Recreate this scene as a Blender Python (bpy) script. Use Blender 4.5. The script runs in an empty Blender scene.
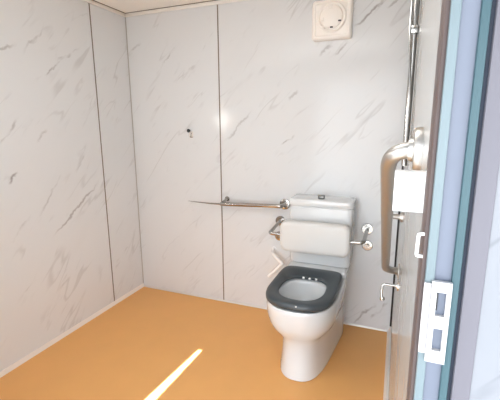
import bpy, bmesh, math
from mathutils import Vector, Matrix
PI = math.pi
C = bpy.context.scene.collection
SC = bpy.context.scene

# ------------------------------------------------------------------ materials
def mat(name, col, rough=.5, metal=0, spec=.5, coat=0, emit=None, estr=0):
    m = bpy.data.materials.new(name); m.use_nodes = True
    b = m.node_tree.nodes['Principled BSDF']
    b.inputs['Base Color'].default_value = (*col, 1)
    b.inputs['Roughness'].default_value = rough
    b.inputs['Metallic'].default_value = metal
    b.inputs['Specular IOR Level'].default_value = spec
    b.inputs['Coat Weight'].default_value = coat
    b.inputs['Coat Roughness'].default_value = .05
    if emit:
        b.inputs['Emission Color'].default_value = (*emit, 1); b.inputs['Emission Strength'].default_value = estr
    return m

def vary(m, amount, scale, stretch=(1, 1, 1), bump=0, rough_amt=0):
    """procedural noise over the base colour / roughness / bump"""
    nt = m.node_tree; N = nt.nodes; L = nt.links
    b = N['Principled BSDF']; base = tuple(b.inputs['Base Color'].default_value)
    tc = N.new('ShaderNodeTexCoord'); mp = N.new('ShaderNodeMapping'); no = N.new('ShaderNodeTexNoise')
    mp.inputs['Scale'].default_value = stretch
    no.inputs['Scale'].default_value = scale; no.inputs['Detail'].default_value = 5
    L.new(tc.outputs['Object'], mp.inputs['Vector']); L.new(mp.outputs[0], no.inputs['Vector'])
    mx = N.new('ShaderNodeMix'); mx.data_type = 'RGBA'
    mx.inputs[6].default_value = tuple(c*(1-amount) for c in base[:3])+(1,)
    mx.inputs[7].default_value = tuple(min(1, c*(1+amount)) for c in base[:3])+(1,)
    L.new(no.outputs[0], mx.inputs[0]); L.new(mx.outputs[2], b.inputs['Base Color'])
    if rough_amt:
        mr = N.new('ShaderNodeMapRange'); r = b.inputs['Roughness'].default_value
        mr.inputs[3].default_value = r-rough_amt; mr.inputs[4].default_value = r+rough_amt
        L.new(no.outputs[0], mr.inputs[0]); L.new(mr.outputs[0], b.inputs['Roughness'])
    if bump:
        bp = N.new('ShaderNodeBump'); bp.inputs['Strength'].default_value = bump; bp.inputs['Distance'].default_value = .002
        L.new(no.outputs[0], bp.inputs['Height']); L.new(bp.outputs[0], b.inputs['Normal'])
    return m

# long veins of the printed panels: along-wall position, height, of both ends, and depth of tone
BACK = [(2.261, 2.046, 2.448, 2.21, 0.75), (2.042, 1.899, 2.139, 1.96, 0.5), (2.147, 1.904, 2.246, 1.976, 0.5), (2.046, 1.556, 2.111, 1.633, 0.35), (2.459, 2.142, 2.528, 2.201, 0.5), (1.335, 1.325, 1.575, 1.544, 0.4), (1.799, 1.301, 1.894, 1.38, 0.6), (1.847, 1.614, 1.917, 1.679, 0.4), (2.476, 0.072, 2.593, 0.242, 1), (2.405, 0.09, 2.477, 0.166, 0.7), (2.339, -0.004, 2.521, 0.221, 0.55), (2.514, 0.119, 2.594, 0.227, 0.8), (0.737, 1.847, 0.963, 2.069, 0.4), (0.92, 1.778, 1.131, 1.92, 0.4), (0.517, 2.029, 0.621, 2.097, 0.35)]
LEFT = [(-0.41, 1.704, -0.021, 1.986, 0.8), (-0.466, 1.868, -0.262, 2.085, 0.4), (-0.629, 1.831, -0.493, 1.934, 0.5), (-0.689, 1.339, -0.529, 1.506, 0.5), (-0.431, 1.349, -0.348, 1.434, 0.35), (-0.414, 0.712, 0.054, 1.048, 0.6), (-0.682, 0.767, -0.531, 0.916, 0.4), (-0.481, 0.878, -0.264, 1.134, 0.4), (-0.655, 1.13, -0.574, 1.178, 0.7), (-0.163, 1.135, -0.058, 1.253, 0.4), (-0.685, 0.383, -0.541, 0.536, 0.35), (0.169, 0.331, 0.358, 0.464, 0.35)]
def marble(name, base, vein, strength, rough, spec, seed=0., big=.30, wd=.012, veins=()):
    m = mat(name, base, rough, 0, spec)
    nt = m.node_tree; N = nt.nodes; L = nt.links; b = N['Principled BSDF']
    def mth(op, a, c=None, clamp=False):
        n = N.new('ShaderNodeMath'); n.operation = op; n.use_clamp = clamp
        for i, v in enumerate((a, c)):
            if v is None: continue
            if isinstance(v, (int, float)): n.inputs[i].default_value = v
            else: L.new(v, n.inputs[i])
        return n.outputs[0]
    tc = N.new('ShaderNodeTexCoord'); sp = N.new('ShaderNodeSeparateXYZ'); L.new(tc.outputs['Object'], sp.inputs[0])
    u = mth('ADD', sp.outputs[0], sp.outputs[1]); v = sp.outputs[2]
    ca, sa = math.cos(math.radians(47)), math.sin(math.radians(47))
    q = mth('ADD', mth('MULTIPLY', u, ca), mth('MULTIPLY', v, sa))
    p = mth('SUBTRACT', mth('MULTIPLY', v, ca), mth('MULTIPLY', u, sa))
    def noise(sx, sy, off, detail, dist=0.):
        cb = N.new('ShaderNodeCombineXYZ'); L.new(mth('MULTIPLY', p, sx), cb.inputs[0]); L.new(mth('MULTIPLY', q, sy), cb.inputs[1])
        cb.inputs[2].default_value = off+seed
        n = N.new('ShaderNodeTexNoise'); n.inputs['Scale'].default_value = 1; n.inputs['Detail'].default_value = detail
        n.inputs['Roughness'].default_value = .55; n.inputs['Distortion'].default_value = dist
        L.new(cb.outputs[0], n.inputs['Vector']); return n.outputs[0]
    def band(n, w):
        r = N.new('ShaderNodeMapRange'); r.interpolation_type = 'SMOOTHSTEP'
        L.new(mth('ABSOLUTE', mth('SUBTRACT', n, .5)), r.inputs[0])
        r.inputs[1].default_value = 0; r.inputs[2].default_value = w; r.inputs[3].default_value = 1; r.inputs[4].default_value = 0
        return r.outputs[0]
    def mask(n, lo, hi):
        r = N.new('ShaderNodeMapRange'); r.interpolation_type = 'SMOOTHSTEP'; L.new(n, r.inputs[0])
        r.inputs[1].default_value = lo; r.inputs[2].default_value = hi; return r.outputs[0]
    v1 = mth('MULTIPLY', band(noise(4.5, .8, 1.3, 3, .12), wd), mask(noise(3.5, 2.2, 7.7, 2), .50, .66))
    v2 = mth('MULTIPLY', band(noise(9, 1.6, 4.1, 3, .12), wd*1.3), mask(noise(5, 3.6, 12.9, 2), .52, .68))
    soft = mth('MULTIPLY', mask(noise(3.2, .9, 21.3, 4), .50, .80), big)
    cbv = N.new('ShaderNodeCombineXYZ'); L.new(u, cbv.inputs[0]); L.new(v, cbv.inputs[1]); cbv.inputs[2].default_value = 1
    wob = mth('MULTIPLY', mth('SUBTRACT', noise(9, 9, 2.2, 4), .5), .10) if veins else None
    thin = mask(noise(14, 5, 5.5, 3), .35, .6) if veins else None
    extra = None
    for (u0, z0, u1, z1, k) in veins:
        ln = math.hypot(u1-u0, z1-z0); dx, dz = (u1-u0)/ln, (z1-z0)/ln
        def lin(a, b_, c):
            n = N.new('ShaderNodeVectorMath'); n.operation = 'DOT_PRODUCT'; L.new(cbv.outputs[0], n.inputs[0]); n.inputs[1].default_value = (a, b_, c); return n.outputs['Value']
        al = lin(dx/ln, dz/ln, -(u0*dx+z0*dz)/ln-.5); pe = lin(-dz, dx, u0*dz-z0*dx)
        def fall(x, hi, lo):
            m2 = N.new('ShaderNodeMapRange'); m2.interpolation_type = 'SMOOTHSTEP'; L.new(mth('ABSOLUTE', x), m2.inputs[0])
            m2.inputs[1].default_value = lo; m2.inputs[2].default_value = hi; m2.inputs[3].default_value = 1; m2.inputs[4].default_value = 0; return m2.outputs[0]
        e = mth('MULTIPLY', mth('MULTIPLY', fall(al, .55, .2), fall(mth('ADD', pe, wob), .013, .001)), k)
        extra = e if extra is None else mth('MAXIMUM', extra, e)
    s = mth('MULTIPLY', mth('ADD', mth('ADD', v1, mth('MULTIPLY', v2, .7)), soft), strength, True)
    if extra is not None: s = mth('ADD', s, mth('MULTIPLY', mth('MULTIPLY', extra, thin), 1.15), True)
    mx = N.new('ShaderNodeMix'); mx.data_type = 'RGBA'
    mx.inputs[6].default_value = (*base, 1); mx.inputs[7].default_value = (*vein, 1)
    L.new(s, mx.inputs[0]); L.new(mx.outputs[2], b.inputs['Base Color'])
    return m

M = {}
M['panel'] = marble('marble_panel', (.71, .722, .73), (.32, .30, .29), .26, .16, .32, wd=.022, veins=BACK)
M['panel_left'] = marble('marble_panel_left', (.71, .722, .73), (.32, .30, .29), .26, .16, .32, wd=.022, seed=5., veins=LEFT)
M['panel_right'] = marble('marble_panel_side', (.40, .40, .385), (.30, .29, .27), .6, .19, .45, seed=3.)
M['outer'] = marble('outer_panel', (.22, .23, .25), (.06, .06, .08), .8, .35, .4, seed=9., big=.1)
M['vinyl'] = vary(mat('orange_vinyl', (.77, .40, .135), .42, 0, .35), .05, 6, bump=.05, rough_amt=.04)
M['ceil'] = vary(mat('ceiling_board', (.93, .88, .82), .6), .03, 3)
M['pvc'] = vary(mat('white_pvc_trim', (.82, .78, .73), .35), .03, 20)
M['alu'] = vary(mat('aluminium_trim', (.72, .71, .69), .3, .7), .06, 25)
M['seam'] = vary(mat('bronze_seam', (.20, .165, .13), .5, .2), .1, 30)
M['greyseam'] = vary(mat('grey_sealant', (.42, .39, .36), .6), .1, 30)
M['dark'] = vary(mat('dark_gap', (.012, .008, .007), .6), .2, 30)
M['ceramic'] = vary(mat('white_ceramic', (.69, .705, .71), .12, 0, .5, .3), .01, 4)
M['bowl'] = vary(mat('bowl_glaze', (.80, .81, .83), .1, 0, .5, .3), .02, 5)
M['seat'] = vary(mat('grey_seat_plastic', (.05, .062, .070), .34, 0, .45), .08, 14)
M['pad'] = vary(mat('white_pad_vinyl', (.69, .68, .655), .4, 0, .4), .02, 9, bump=.08)
M['plastic'] = vary(mat('white_plastic', (.86, .86, .85), .35), .02, 10)
M['plate'] = vary(mat('ivory_plate', (.50, .49, .49), .35), .02, 10)
M['cream'] = vary(mat('cream_fan_plastic', (.90, .85, .79), .4), .02, 10)
M['chrome'] = vary(mat('polished_steel', (.44, .43, .41), .17, 1), .06, 15, (1, 1, 1))
M['darksteel'] = vary(mat('dark_steel', (.16, .16, .15), .3, 1), .05, 30)
M['steel'] = vary(mat('brushed_steel', (.50, .48, .45), .40, 1), .02, 8)
M['black'] = vary(mat('black_plastic', (.015, .015, .015), .4), .2, 20)
M['hosew'] = vary(mat('white_hose', (.88, .86, .83), .4), .02, 20)
M['frame'] = vary(mat('frame_lavender', (.14, .160, .205), .4, 0, .4), .08, 14)
M['film'] = vary(mat('pale_blue_film', (.15, .195, .21), .35, 0, .4), .1, 16, (1, 1, .3))
M['teal'] = vary(mat('teal_film', (.038, .085, .10), .4, 0, .4), .15, 16, (1, 1, .3))
M['gasket'] = vary(mat('brown_gasket', (.08, .055, .05), .6), .15, 20)
M['navy'] = vary(mat('navy_rubber', (.004, .012, .03), .6), .15, 20)
M['outtrim'] = vary(mat('outer_trim', (.125, .12, .14), .5), .06, 8)
M['ground'] = vary(mat('concrete', (.075, .078, .08), .85), .12, 4, bump=.2)
M['roof'] = vary(mat('porch_roof', (.45, .46, .48), .6), .06, 6)
M['water'] = mat('water', (.72, .78, .84), .04, 0, .6)
M['glass'] = mat('frosted_glass', (.9, .95, .97), .35); M['glass'].node_tree.nodes['Principled BSDF'].inputs['Transmission Weight'].default_value = .9

# ------------------------------------------------------------------ mesh helpers
def obj(name, bm, m, parent=None, smooth=True, sub=0, ang=38):
    me = bpy.data.meshes.new(name); bmesh.ops.recalc_face_normals(bm, faces=bm.faces)
    bm.to_mesh(me); bm.free(); me.materials.append(M[m])
    o = bpy.data.objects.new(name, me); C.objects.link(o)
    if smooth:
        for p in me.polygons: p.use_smooth = True
        me.set_sharp_from_angle(angle=math.radians(ang))
    if parent:
        o.parent = parent; o.matrix_parent_inverse = Matrix.Translation(parent.location).inverted()
    if sub:
        s = o.modifiers.new('sub', 'SUBSURF'); s.levels = sub; s.render_levels = sub
    return o
def thing(name, label, cat, loc, group=None):
    o = bpy.data.objects.new(name, None); C.objects.link(o); o.location = loc
    o['label'] = label; o['category'] = cat
    if group: o['group'] = group
    return o
def struct(name, bm, m, **k):
    o = obj(name, bm, m, **k); o['kind'] = 'structure'; return o
def box(bm, a, b, bev=0, seg=2):
    x0, y0, z0 = a; x1, y1, z1 = b
    r = bmesh.ops.create_cube(bm, size=1)['verts']
    for v in r:
        v.co = Vector(((x0+x1)/2+v.co.x*(x1-x0), (y0+y1)/2+v.co.y*(y1-y0), (z0+z1)/2+v.co.z*(z1-z0)))
    if bev:
        es = list({e for v in r for e in v.link_edges})
        bmesh.ops.bevel(bm, geom=es, offset=bev, segments=seg, affect='EDGES', profile=.5)
    return bm
def B(a, b, bev=0, seg=2): return box(bmesh.new(), a, b, bev, seg)
def loft(bm, rings, cap0=True, cap1=True, closed=False):
    R = [[bm.verts.new(p) for p in r] for r in rings]; n = len(R[0])
    pairs = list(zip(R, R[1:])) + ([(R[-1], R[0])] if closed else [])
    for a, b in pairs:
        for i in range(n): bm.faces.new((a[i], a[(i+1) % n], b[(i+1) % n], b[i]))
    if not closed:
        if cap0: bm.faces.new(R[0][::-1])
        if cap1: bm.faces.new(R[-1])
    return bm
def tube(bm, pts, r, n=14, cap=True):
    pts = [Vector(p) for p in pts]; rr = r if isinstance(r, (list, tuple)) else [r]*len(pts)
    rings = []; prev = None
    for i, p in enumerate(pts):
        t = (pts[min(i+1, len(pts)-1)]-pts[max(i-1, 0)]).normalized()
        if prev is None: u = t.orthogonal().normalized()
        else: u = (prev-prev.dot(t)*t).normalized()
        w = t.cross(u); prev = u
        rings.append([p+rr[i]*(math.cos(a)*u+math.sin(a)*w) for a in [2*PI*k/n for k in range(n)]])
    return loft(bm, rings)
def arc(pts, rad, n=7):
    """round the inner corners of a polyline"""
    pts = [Vector(p) for p in pts]; out = [pts[0]]
    for a, b, c in zip(pts, pts[1:], pts[2:]):
        d1 = (a-b).normalized(); d2 = (c-b).normalized(); r = min(rad, (a-b).length*.49, (c-b).length*.49)
        p, q = b+d1*r, b+d2*r
        for k in range(n+1):
            t = k/n; out.append((1-t)**2*p+2*t*(1-t)*b+t*t*q)
    out.append(pts[-1]); return out
def disc(bm, c, axis, prof, n=28):
    """lathe: prof = [(radius, height along axis)...]"""
    c = Vector(c); ax = Vector(axis).normalized(); u = ax.orthogonal().normalized(); w = ax.cross(u)
    rings = [[c+ax*h+r*(math.cos(2*PI*k/n)*u+math.sin(2*PI*k/n)*w) for k in range(n)] for r, h in prof]
    return loft(bm, rings)
def sup(cx, w, yf, yb, z, nf=2.4, nb=6, split=.45, n=56, wb=None):
    """D-like outline: rounded front (towards the door), squarer back"""
    yc = yf+(yb-yf)*split; out = []
    for k in range(n):
        t = 2*PI*k/n; c, s = math.cos(t), math.sin(t); e = nf if s < 0 else nb; L = (yc-yf) if s < 0 else (yb-yc)
        x = w*math.copysign(abs(c)**(2/e), c); y = yc+L*math.copysign(abs(s)**(2/e), s)
        if wb:
            g = max(0, min(1, (y-yf-.12)/(yb-yf-.25))); x *= 1+(wb/w-1)*g
        out.append(Vector((cx+x, y, z)))
    return out

# ------------------------------------------------------------------ the room
XL, XR, Y0, Y1, HC = -2.095, .0418, .46, 2.579, 2.327
YF = .40
LJ = -.98; DH = 2.10
T = .06
bm = B((XL-T, Y0, -.08), (XR+T, Y1+T, 0)); struct('floor', bm, 'vinyl', smooth=False)
struct('floor_outside', B((-6, -6, -.14), (5, YF, -.04)), 'ground', smooth=False)
struct('ceiling', B((XL-T, YF, HC), (XR+T+1.2, Y1+T, HC+.06)), 'ceil', smooth=False)
struct('wall_back', B((XL-T, Y1, 0), (XR+T, Y1+T, HC)), 'panel', smooth=False)
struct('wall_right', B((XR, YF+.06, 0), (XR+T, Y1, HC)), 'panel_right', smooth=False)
struct('wall_left', B((XL-T, Y0, 0), (XL, Y1, HC)), 'panel_left', smooth=False)
# front wall: left part, header, right part (the part seen beside the frame)
bm = bmesh.new()
box(bm, (XL-T, YF, -.04), (LJ-.05, Y0, HC)); box(bm, (LJ-.05, YF, DH+.05), (.087, Y0, HC))
struct('wall_front', bm, 'panel', smooth=False)
struct('wall_outer', B((.087, YF-.004, -.04), (1.3, Y0, HC)), 'outer', smooth=False)

# joints and trims
struct('trim_1', B((-1.274-.0045, Y1-.0015, .012), (-1.274+.0045, Y1, HC-.028)), 'seam', smooth=False)
struct('trim_2', B((XL, 2.201-.0045, .028), (XL+.0015, 2.201+.0045, HC-.028)), 'seam', smooth=False)
struct('trim_3', B((XL, Y1-.005, .03), (XL+.005, Y1, HC-.028)), 'greyseam', smooth=False)
struct('trim_4', B((XR-.011, Y1-.006, .02), (XR, Y1, HC-.03)), 'dark', smooth=False)  # dark strip painting the shade in the right corner gap
bm = bmesh.new()     # ceiling cove along back, left and right walls
box(bm, (XL, Y1-.012, HC-.028), (XR, Y1, HC-.003), .003); box(bm, (XL, Y0, HC-.028), (XL+.012, Y1, HC-.003), .003)
box(bm, (XR-.012, Y0, HC-.028), (XR, Y1, HC-.003), .003)
struct('trim_5', bm, 'pvc')
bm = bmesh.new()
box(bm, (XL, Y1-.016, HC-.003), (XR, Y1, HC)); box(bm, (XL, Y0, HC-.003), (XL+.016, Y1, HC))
struct('trim_6', bm, 'seam', smooth=False)  # dark strip standing in for the shadow gap between cove and ceiling
def skirt(name, a, b, nrm, h, d, m):
    """low angle bead: sloped profile along a wall foot"""
    a, b, nrm = Vector(a), Vector(b), Vector(nrm)
    prof = [(0, 0), (d, 0), (d, h*.18), (d*.45, h*.75), (d*.45, h), (0, h)]
    rings = [[p+nrm*q[0]+Vector((0, 0, q[1])) for q in prof] for p in (a, b)]
    return struct(name, loft(bmesh.new(), rings), m, ang=25)
skirt('baseboard_left', (XL, Y0, 0), (XL, Y1, 0), (1, 0, 0), .030, .012, 'pvc')
skirt('baseboard_back', (XL+.012, Y1, 0), (XR-.012, Y1, 0), (0, -1, 0), .012, .010, 'alu')
skirt('baseboard_right', (XR, Y0, 0), (XR, Y1, 0), (-1, 0, 0), .045, .024, 'pvc')

# ------------------------------------------------------------------ door frame
door = struct('door_1', B((.0355, YF, -.04), (.0705, Y0, DH)), 'frame', smooth=False)
def strip(name, x0, x1, y0, m, par=door, z0=-.04, z1=DH, bev=0):
    return obj(name, B((x0, y0, z0), (x1, YF+.01, z1), bev), m, par)
obj('gasket', B((.0315, YF+.002, -.04), (.0360, Y0-.005, DH), .001), 'gasket', door)
strip('edge_film', .0352, .0440, YF-.0035, 'film', bev=.0015)
strip('edge_film', .0590, .0668, YF-.0050, 'teal', bev=.002)
obj('seal', B((.0668, YF-.001, -.04), (.0702, YF+.004, DH)), 'navy', door)
strip('outer_trim', .0702, .0872, YF-.006, 'outtrim', bev=.002)
bm = bmesh.new()
box(bm, (LJ-.05, YF, -.04), (LJ, Y0, DH)); box(bm, (LJ-.05, YF, DH), (.087, Y0, DH+.05)); obj('frame_surround', bm, 'frame', door, smooth=False)
obj('threshold', B((LJ, YF, -.04), (.0355, Y0+.01, .004), .002), 'alu', door)
# strike plate with two rectangular holes, slightly proud of the frame
def plate_with_holes(x0, x1, z0, z1, y0, y1, holes):
    bm = bmesh.new(); hx0, hx1 = holes[0][0], holes[0][1]
    box(bm, (x0, y0, z0), (hx0, y1, z1)); box(bm, (hx1, y0, z0), (x1, y1, z1))
    zs = [z0]+[v for h in sorted(holes, key=lambda h: h[2]) for v in (h[2], h[3])]+[z1]
    for i in range(0, len(zs), 2): box(bm, (hx0, y0, zs[i]), (hx1, y1, zs[i+1]))
    bmesh.ops.remove_doubles(bm, verts=bm.verts, dist=1e-6)
    return bm
sp_ = obj('strike_plate', plate_with_holes(.0415, .0600, 1.204, 1.294, YF-.0085, YF-.0036, ((.0467, .0555, 1.218, 1.243), (.0467, .0555, 1.257, 1.283))), 'plate', door, smooth=False)
obj('plate_flange', B((.0345, YF-.0075, 1.212), (.0414, YF-.0036, 1.291), .001), 'plate', sp_)
obj('latch_pocket', B((.0460, YF-.0035, 1.215), (.0562, YF-.0005, 1.286)), 'frame', sp_)
obj('latch', B((.0467, YF-.0065, 1.262), (.0485, YF-.0034, 1.281), .0006), 'black', sp_)
k = obj('keeper', tube(bmesh.new(), arc([(.0325, .405, 1.339), (.0262, .405, 1.3385), (.0255, .405, 1.315), (.0325, .405, 1.3145)], .002), .0018, 10), 'plastic', door)

# ------------------------------------------------------------------ unseen slotted sheet added outside to shape the streak of sun on the floor
SX, SY = -.25, 1.0; TAN = 1.38        # sun heading and slope
def up(x, y, z=2.15): return (x-SX*(z/TAN), y-z/TAN)
tl = up(-1.128, 1.885); tr = up(-1.111, 1.885); l0 = up(-1.185, 1.24); r0 = up(-1.132, 1.24)
def prism(poly, z0, z1):
    return loft(bmesh.new(), [[Vector((x, y, z0)) for x, y in poly], [Vector((x, y, z1)) for x, y in poly]])
PY = -1.1          # outer edge of the added sheet
struct('ceiling_porch', prism([(-3.2, YF), (-3.2, PY), (l0[0], PY), l0, tl, (tl[0], YF)], 2.15, 2.165), 'roof', smooth=False)
bm = prism([(tr[0], YF), tr, r0, (r0[0], PY), (1.4, PY), (1.4, YF)], 2.15, 2.165); box(bm, (l0[0]-.03, PY, 2.1655), (r0[0]+.03, l0[1], 2.18)); box(bm, (tl[0]-.03, tl[1], 2.1655), (tr[0]+.03, YF, 2.18))
struct('trim_7', bm, 'roof', smooth=False)

# ------------------------------------------------------------------ toilet
CX = -.457
pan = thing('toilet', 'white close-coupled toilet with dark grey seat standing against the marbled back wall', 'toilet', (CX, 2.2, 0))
rings = []
for z, wv, yf, nb, wb in ((0, .133, 1.836, 8, .188), (.006, .137, 1.830, 8, .190), (.02, .135, 1.834, 8, .190), (.10, .127, 1.850, 8, .190), (.18, .124, 1.857, 8, .191), (.215, .129, 1.855, 8, .192), (.24, .144, 1.845, 8, .193), (.265, .165, 1.828, 8, .195), (.295, .187, 1.806, 8, .198), (.33, .201, 1.790, 8, .203), (.38, .210, 1.778, 8, .208), (.43, .211, 1.772, 8, .209), (.452, .210, 1.771, 8, .208), (.460, .205, 1.775, 8, .203)):
    rings.append(sup(CX-.004-.009*min(1, z/.4), wv, yf, 2.565, z, 2.5, nb, .38, wb=wb))
HX, HY, HW, HF, HB = CX-.018, 0, .140, 1.862, 2.205    # bowl opening
for z, s in ((.460, 1.06), (.452, 1.0), (.43, .99), (.38, .93), (.33, .80), (.29, .60), (.275, .42)):
    cy = (HF+HB)/2+(1-s)*.02; hl = (HB-HF)/2*s
    rings.append(sup(HX, HW*s, cy-hl, cy+hl, z, 2.2, 2.4, .5))
bm = loft(bmesh.new(), rings, True, True); obj('pan', bm, 'ceramic', pan, ang=50)
obj('water', prism([(v.x, v.y) for v in sup(CX, HW*.62, 1.935, 2.135, 0, 2.2, 2.2, .5)], .285, .300), 'water', pan)
# rear deck of the pan, below the cistern
obj('deck', B((CX-.200, 2.315, .452), (CX+.200, 2.565, .502), .018, 4), 'ceramic', pan)
# seat: a thick sloping ring
def ring_bm(prof):
    bm = bmesh.new(); rings = []
    for t, z in prof:     # t=0 outer edge, 1 inner edge
        o = sup(CX-.016, .201, 1.775, 2.345, z, 2.7, 8, .42); i = sup(CX-.020, .134, 1.872, 2.200, z, 2.4, 2.9, .5)
        rings.append([a.lerp(b, t) for a, b in zip(o, i)])
    return loft(bm, rings, closed=True)
st = obj('seat', ring_bm(((.05, .468), (0, .474), (0, .490), (.04, .499), (.14, .504), (.45, .503), (.8, .495), (.95, .489), (1, .482), (.98, .473), (.9, .467))), 'seat', pan, ang=60)
for dx in (-.052, -.012, .03):
    obj('buffer', B((CX+dx-.007, 2.188, .474), (CX+dx+.007, 2.200, .489), .003), 'plastic', st)
bm = disc(bmesh.new(), (CX+.006, 1.783, .491), (0, -.6, .8), [(.004, 0), (.0065, .004), (.005, .007), (.001, .008)]); obj('seat_stud', bm, 'plastic', st)
for s in (-1, 1):
    obj('hinge', tube(bmesh.new(), [(CX+s*.085, 2.340, .490), (CX+s*.115, 2.340, .490)], .009), 'seat', st)
# cistern
rings = []
for z, wv, yf in ((.503, .196, 2.402), (.508, .203, 2.394), (.53, .207, 2.388), (.70, .211, 2.383), (.905, .213, 2.380), (.908, .2095, 2.384), (.914, .2095, 2.384)):
    rings.append(sup(CX+.003, wv, yf, 2.577, z, 9, 12, .5, 72))
ci = obj('cistern', loft(bmesh.new(), rings), 'ceramic', pan, ang=30)
rings = []
for z, d in ((.914, .003), (.917, 0), (.950, 0), (.957, .003), (.960, .010)):
    rings.append(sup(CX+.003, .216-d, 2.374+d, 2.577-d*.3, z, 9, 12, .5, 72))
lid = obj('cistern_lid', loft(bmesh.new(), rings), 'ceramic', pan, ang=50)
obj('flush_button', B((CX-.022, 2.425, .960), (CX+.022, 2.465, .984), .006, 3), 'darksteel', lid)

# water supply hose on the left of the toilet
wh = thing('water_hose', 'short bent white water hose low on the back wall left of the toilet', 'hose', (-.80, Y1, .50))
obj('hose', tube(bmesh.new(), arc([(-.835, 2.566, .515), (-.825, 2.52, .500), (-.742, 2.49, .438), (-.80, 2.49, .372), (-.850, 2.50, .318)], .012), .0130, 12), 'hosew', wh)
obj('wall_fitting', disc(bmesh.new(), (-.835, Y1, .516), (0, -1, 0), [(.018, 0), (.018, .003), (.012, .005), (.012, .014), (.008, .016)]), 'plastic', wh)

# ------------------------------------------------------------------ backrest
br = thing('padded_backrest', 'white padded backrest on chrome arms in front of the cistern', 'back support', (CX, Y1, .72))
X0, X1, Z0, Z1 = -.703, -.240, .612, .824
rings = []
def rrect(x0, x1, z0, z1, r, y, n=8):
    out = []
    for cx, cz, a0 in ((x1-r, z1-r, 0), (x0+r, z1-r, 90), (x0+r, z0+r, 180), (x1-r, z0+r, 270)):
        for k in range(n+1):
            a = math.radians(a0+90*k/n); out.append(Vector((cx+r*math.cos(a), y, cz+r*math.sin(a))))
    return out
for y, d in ((2.345, .02), (2.345, .006), (2.335, 0), (2.300, 0), (2.290, .004), (2.283, .012), (2.280, .028)):
    rings.append(rrect(X0+d, X1-d, Z0+d, Z1-d, .052-d*.5, y))
obj('cushion', loft(bmesh.new(), rings), 'pad', br, ang=50)
obj('back_plate', B((-.66, 2.345, .70), (-.28, 2.351, .75), .002), 'chrome', br)
def flange(p, ax, r, par, m='chrome', th=.006):
    f = obj('flange', disc(bmesh.new(), p, ax, [(r, 0), (r, th*.6), (r*.93, th), (r*.55, th*1.1), (r*.5, th*1.7)]), m, par)
    return f
for s, xw in ((1, -.158), (-1, -.785)):
    xe = -.24 if s > 0 else -.70
    a = obj('arm', tube(bmesh.new(), arc([(xw, Y1-.004, .742), (xw-.002*s, 2.312, .722), (xe, 2.318, .716)], .03), .0125), 'chrome', br)
    flange((xw, Y1, .742), (0, -1, 0), .038, br)
    fl = flange((xw+.006*s, Y1, .622), (0, -1, 0), .036, br)
    obj('screw', disc(bmesh.new(), (xw+.006*s, Y1-.008, .627), (0, -1, 0), [(.011, 0), (.011, .012), (.006, .016)]), 'chrome', fl)

# ------------------------------------------------------------------ rear grab rail, left of the cistern
gr = thing('grab_rail', 'straight horizontal chrome grab rail on the back wall left of the cistern', 'grab rail', (-.75, Y1, .868))
obj('rail', tube(bmesh.new(), arc([(-.752, Y1-.004, .874), (-.757, Y1-.066, .870), (-1.225, Y1-.066, .852), (-1.25, Y1-.062, .851)], .035), .0155), 'chrome', gr)
n = 8
obj('rail_tip', tube(bmesh.new(), [(-1.245, Y1-.062, .849), (-1.35, Y1-.055, .846), (-1.45, Y1-.046, .846), (-1.56, Y1-.036, .848)], [.008, .006, .004, .0015], 10), 'chrome', gr)
obj('end_bracket', tube(bmesh.new(), [(-1.235, Y1-.06, .862), (-1.225, Y1-.003, .882)], .011), 'chrome', gr)
flange((-1.224, Y1, .882), (0, -1, 0), .020, gr)
flange((-.752, Y1, .874), (0, -1, 0), .041, gr)

# ------------------------------------------------------------------ sloping grab rail on the right wall
rr = thing('grab_rail', 'thick sloping brushed steel grab rail on the right wall beside the door frame', 'grab rail', (XR, .76, 1.4))
s = .058
def elbow(a, b, c, r):
    a, b, c = Vector(a), Vector(b), Vector(c); p = b+(a-b)*.85; q = b+(c-b).normalized()*r
    return [a]+[(1-t)**2*p+2*t*(1-t)*b+t*t*q for t in [k/9 for k in range(10)]]
A0 = (XR-.003, .775, 1.402); A1 = (XR-s, .765, 1.402); A2 = (XR-s, 1.66, .815); A3 = (XR-.003, 1.70, .800)
obj('rail', tube(bmesh.new(), elbow(A0, A1, A2, .075)+elbow(A3, A2, A1, .06)[::-1], .016, 18), 'steel', rr)
f = flange((XR, .775, 1.402), (-1, 0, 0), .043, rr, 'steel', .014); flange((XR, 1.70, .800), (-1, 0, 0), .034, rr, 'steel', .005)

# riser rail with a slim hose, higher up on the right wall
sr = thing('riser_rail', 'upright slim steel rail at the far end of the right wall, running to the ceiling', 'rail', (XR, 1.62, 1.3))
obj('rail', tube(bmesh.new(), [(XR-.014, 1.62, 1.285), (XR-.014, 1.62, 2.29)], .0115), 'chrome', sr)
obj('slider', B((XR-.028, 1.603, 1.785), (XR-.0005, 1.637, 1.815), .004), 'chrome', sr)
obj('hose', tube(bmesh.new(), [(XR-.012, 1.66, 2.29), (XR-.03, 1.64, 2.0), (XR-.031, 1.602, 1.80), (XR-.012, 1.585, 1.55), (XR-.012, 1.60, 1.30)], .0045, 8), 'chrome', sr)
obj('end_bracket', B((XR-.010, 1.612, 1.31), (XR-.0003, 1.628, 1.335), .002), 'chrome', sr)

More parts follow.
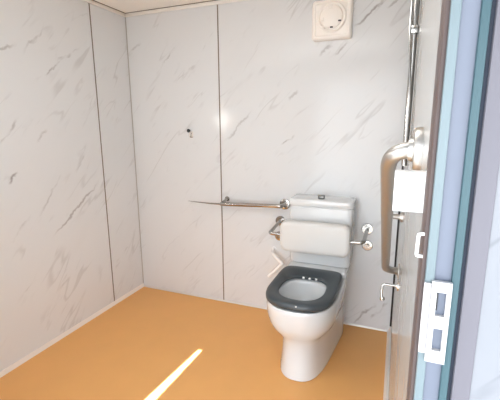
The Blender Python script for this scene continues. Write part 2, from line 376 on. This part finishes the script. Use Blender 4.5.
# coat peg and paper holder on the right wall
pg = thing('coat_peg', 'small steel peg on the right wall just below the white box', 'peg', (XR, 1.75, 1.07))
obj('peg', tube(bmesh.new(), [(XR-.002, 1.75, 1.038), (XR-.052, 1.75, 1.040), (XR-.060, 1.75, 1.041)], [.0115, .0115, .013]), 'steel', pg)
flange((XR, 1.75, 1.038), (-1, 0, 0), .022, pg, 'steel', .010)
ph = thing('roll_holder', 'empty steel toilet roll holder with a bent arm, below the sloping rail', 'roll holder', (XR, 1.55, .79))
obj('arm', tube(bmesh.new(), arc([(XR-.002, 1.55, .792), (XR-.062, 1.55, .792), (XR-.066, 1.545, .755), (XR-.062, 1.54, .735)], .012), .0055), 'chrome', ph)
obj('end_knob', disc(bmesh.new(), (XR-.061, 1.54, .738), (.1, 0, -1), [(.006, 0), (.010, .004), (.010, .012), (.005, .016)]), 'chrome', ph)
flange((XR, 1.55, .792), (-1, 0, 0), .020, ph, 'chrome', .006)

# white box
wb = thing('wall_box', 'small plain white plastic box on the right wall between sloping rail and door frame', 'box', (XR, .545, 1.36))
obj('casing', B((-.0015, .53, 1.3335), (XR-.0002, .56, 1.3870), .0008), 'plastic', wb)
obj('back_plate', B((.003, .5605, 1.335), (XR-.0002, .5635, 1.383)), 'plastic', wb)

# ------------------------------------------------------------------ exhaust fan
fn = thing('exhaust_fan', 'square cream plastic exhaust fan with round grille high on the back wall', 'fan', (-.445, Y1, 2.1))
fx0, fx1, fz0, fz1 = -.575, -.322, 1.987, 2.226; fcx, fcz = -.447, 2.118
rings = []
for y, d in ((Y1, 0), (2.545, 0), (2.532, .005), (2.527, .012), (2.527, .022), (2.532, .026)):
    rings.append(rrect(fx0+d, fx1-d, fz0+d, fz1-d, .020-d*.3, y))
body = obj('housing', loft(bmesh.new(), rings), 'cream', fn, ang=35)
obj('cover', disc(bmesh.new(), (fcx, 2.534, fcz), (0, -1, 0), [(.092, 0), (.092, .010), (.086, .015), (.078, .013), (.074, .006), (.070, .006), (.066, .014), (.050, .019), (.02, .021), (.002, .0215)], 48), 'cream', fn, ang=30)
for i, (dx, dz) in enumerate(((.052, -.028), (.003, -.062))):
    obj('vent_slot', B((fcx+dx-.009, 2.512, fcz+dz-.004), (fcx+dx+.009, 2.524, fcz+dz+.004), .002), 'black', fn)
for dx, dz in ((-.058, -.01), (-.055, -.058), (-.01, .062)):
    obj('clip', B((fcx+dx-.013, 2.512, fcz+dz-.010), (fcx+dx+.013, 2.524, fcz+dz+.010), .003), 'cream', fn)

# ------------------------------------------------------------------ robe hook
hk = thing('robe_hook', 'tiny black and steel robe hook alone on the back wall panel near the corner', 'hook', (-1.54, Y1, 1.405))
obj('knob', disc(bmesh.new(), (-1.543, Y1-.001, 1.410), (0, -1, 0), [(.006, 0), (.006, .010), (.013, .013), (.014, .020), (.008, .026)]), 'black', hk)
obj('plate', B((-1.547, Y1-.004, 1.355), (-1.512, Y1-.0002, 1.405), .001), 'pvc', hk)
obj('hook', tube(bmesh.new(), arc([(-1.522, Y1-.004, 1.392), (-1.522, Y1-.016, 1.388), (-1.524, Y1-.018, 1.364), (-1.524, Y1-.030, 1.366)], .008), .0035, 8), 'chrome', hk)
obj('lower_screw', B((-1.539, Y1-.008, 1.357), (-1.515, Y1-.0035, 1.363), .001), 'black', hk)

# ------------------------------------------------------------------ fill light added out of view on the ceiling
cl = thing('ceiling_light', 'flat white ceiling light panel above the doorway side of the room', 'light', (-.75, .95, HC))
obj('housing', B((-1.40, .72, HC-.04), (-.10, 1.12, HC-.0005), .004), 'plastic', cl)
M['lamp'] = mat('lamp_diffuser', (.9, .9, .9), .5, emit=(.95, .98, 1), estr=4.1)
obj('diffuser', B((-1.38, .74, HC-.052), (-.12, 1.10, HC-.0405), .004), 'lamp', cl)
wl = thing('wall_light', 'small white wall light on the left wall near the doorway', 'light', (XL, .92, 1.50))  # unseen light added to make the glint on the back wall
obj('housing', B((XL+.0003, .86, 1.40), (XL+.03, .98, 1.62), .006), 'plastic', wl)
M['lamp_small'] = mat('wall_lamp_diffuser', (.9, .9, .9), .5, emit=(1, .97, .92), estr=45)
obj('diffuser', B((XL+.0305, .875, 1.415), (XL+.045, .965, 1.605), .006), 'lamp_small', wl)

# ------------------------------------------------------------------ daylight
sd = bpy.data.lights.new('sun', 'SUN'); sd.energy = 60; sd.angle = math.radians(.6); sd.color = (1, .98, .95)
so = bpy.data.objects.new('sun', sd); C.objects.link(so)
so.rotation_euler = Vector((SX, SY, -TAN)).to_track_quat('-Z', 'Y').to_euler(); so.location = (1, -3, 5)
wd = bpy.data.worlds.new('World'); SC.world = wd; wd.use_nodes = True
nt = wd.node_tree; bg = nt.nodes['Background']
tc = nt.nodes.new('ShaderNodeTexCoord'); sx = nt.nodes.new('ShaderNodeSeparateXYZ'); rp = nt.nodes.new('ShaderNodeValToRGB')
nt.links.new(tc.outputs['Generated'], sx.inputs[0]); nt.links.new(sx.outputs[2], rp.inputs[0]); nt.links.new(rp.outputs[0], bg.inputs[0])
rp.color_ramp.elements[0].color = (.95, .97, 1, 1); rp.color_ramp.elements[1].color = (.6, .76, 1, 1)
bg.inputs[1].default_value = 4.0

# ------------------------------------------------------------------ camera
f, th, yaw, roll = 367.96, .200635, -.380555, -.00618692
F = Vector((math.sin(yaw)*math.cos(th), math.cos(yaw)*math.cos(th), -math.sin(th)))
R = Vector((math.cos(yaw), -math.sin(yaw), 0)); U = R.cross(F)
R2 = math.cos(roll)*R+math.sin(roll)*U; U2 = -math.sin(roll)*R+math.cos(roll)*U
cd = bpy.data.cameras.new('camera'); cam = bpy.data.objects.new('camera', cd); C.objects.link(cam)
cam.matrix_world = Matrix(((R2.x, U2.x, -F.x, 0), (R2.y, U2.y, -F.y, 0), (R2.z, U2.z, -F.z, 1.45), (0, 0, 0, 1)))
cd.sensor_fit = 'HORIZONTAL'; cd.sensor_width = 36; cd.lens = f*36/500; cd.clip_start = .02
SC.camera = cam
vs = SC.view_settings
vs.view_transform = 'Standard'; vs.look = 'None'; vs.gamma = 1; vs.use_curve_mapping = False; vs.exposure = 0.66
SC.cycles.use_denoising = True; SC.cycles.max_bounces = 10; SC.cycles.diffuse_bounces = 8; SC.cycles.sample_clamp_indirect = 6
SC.cycles.caustics_reflective = False
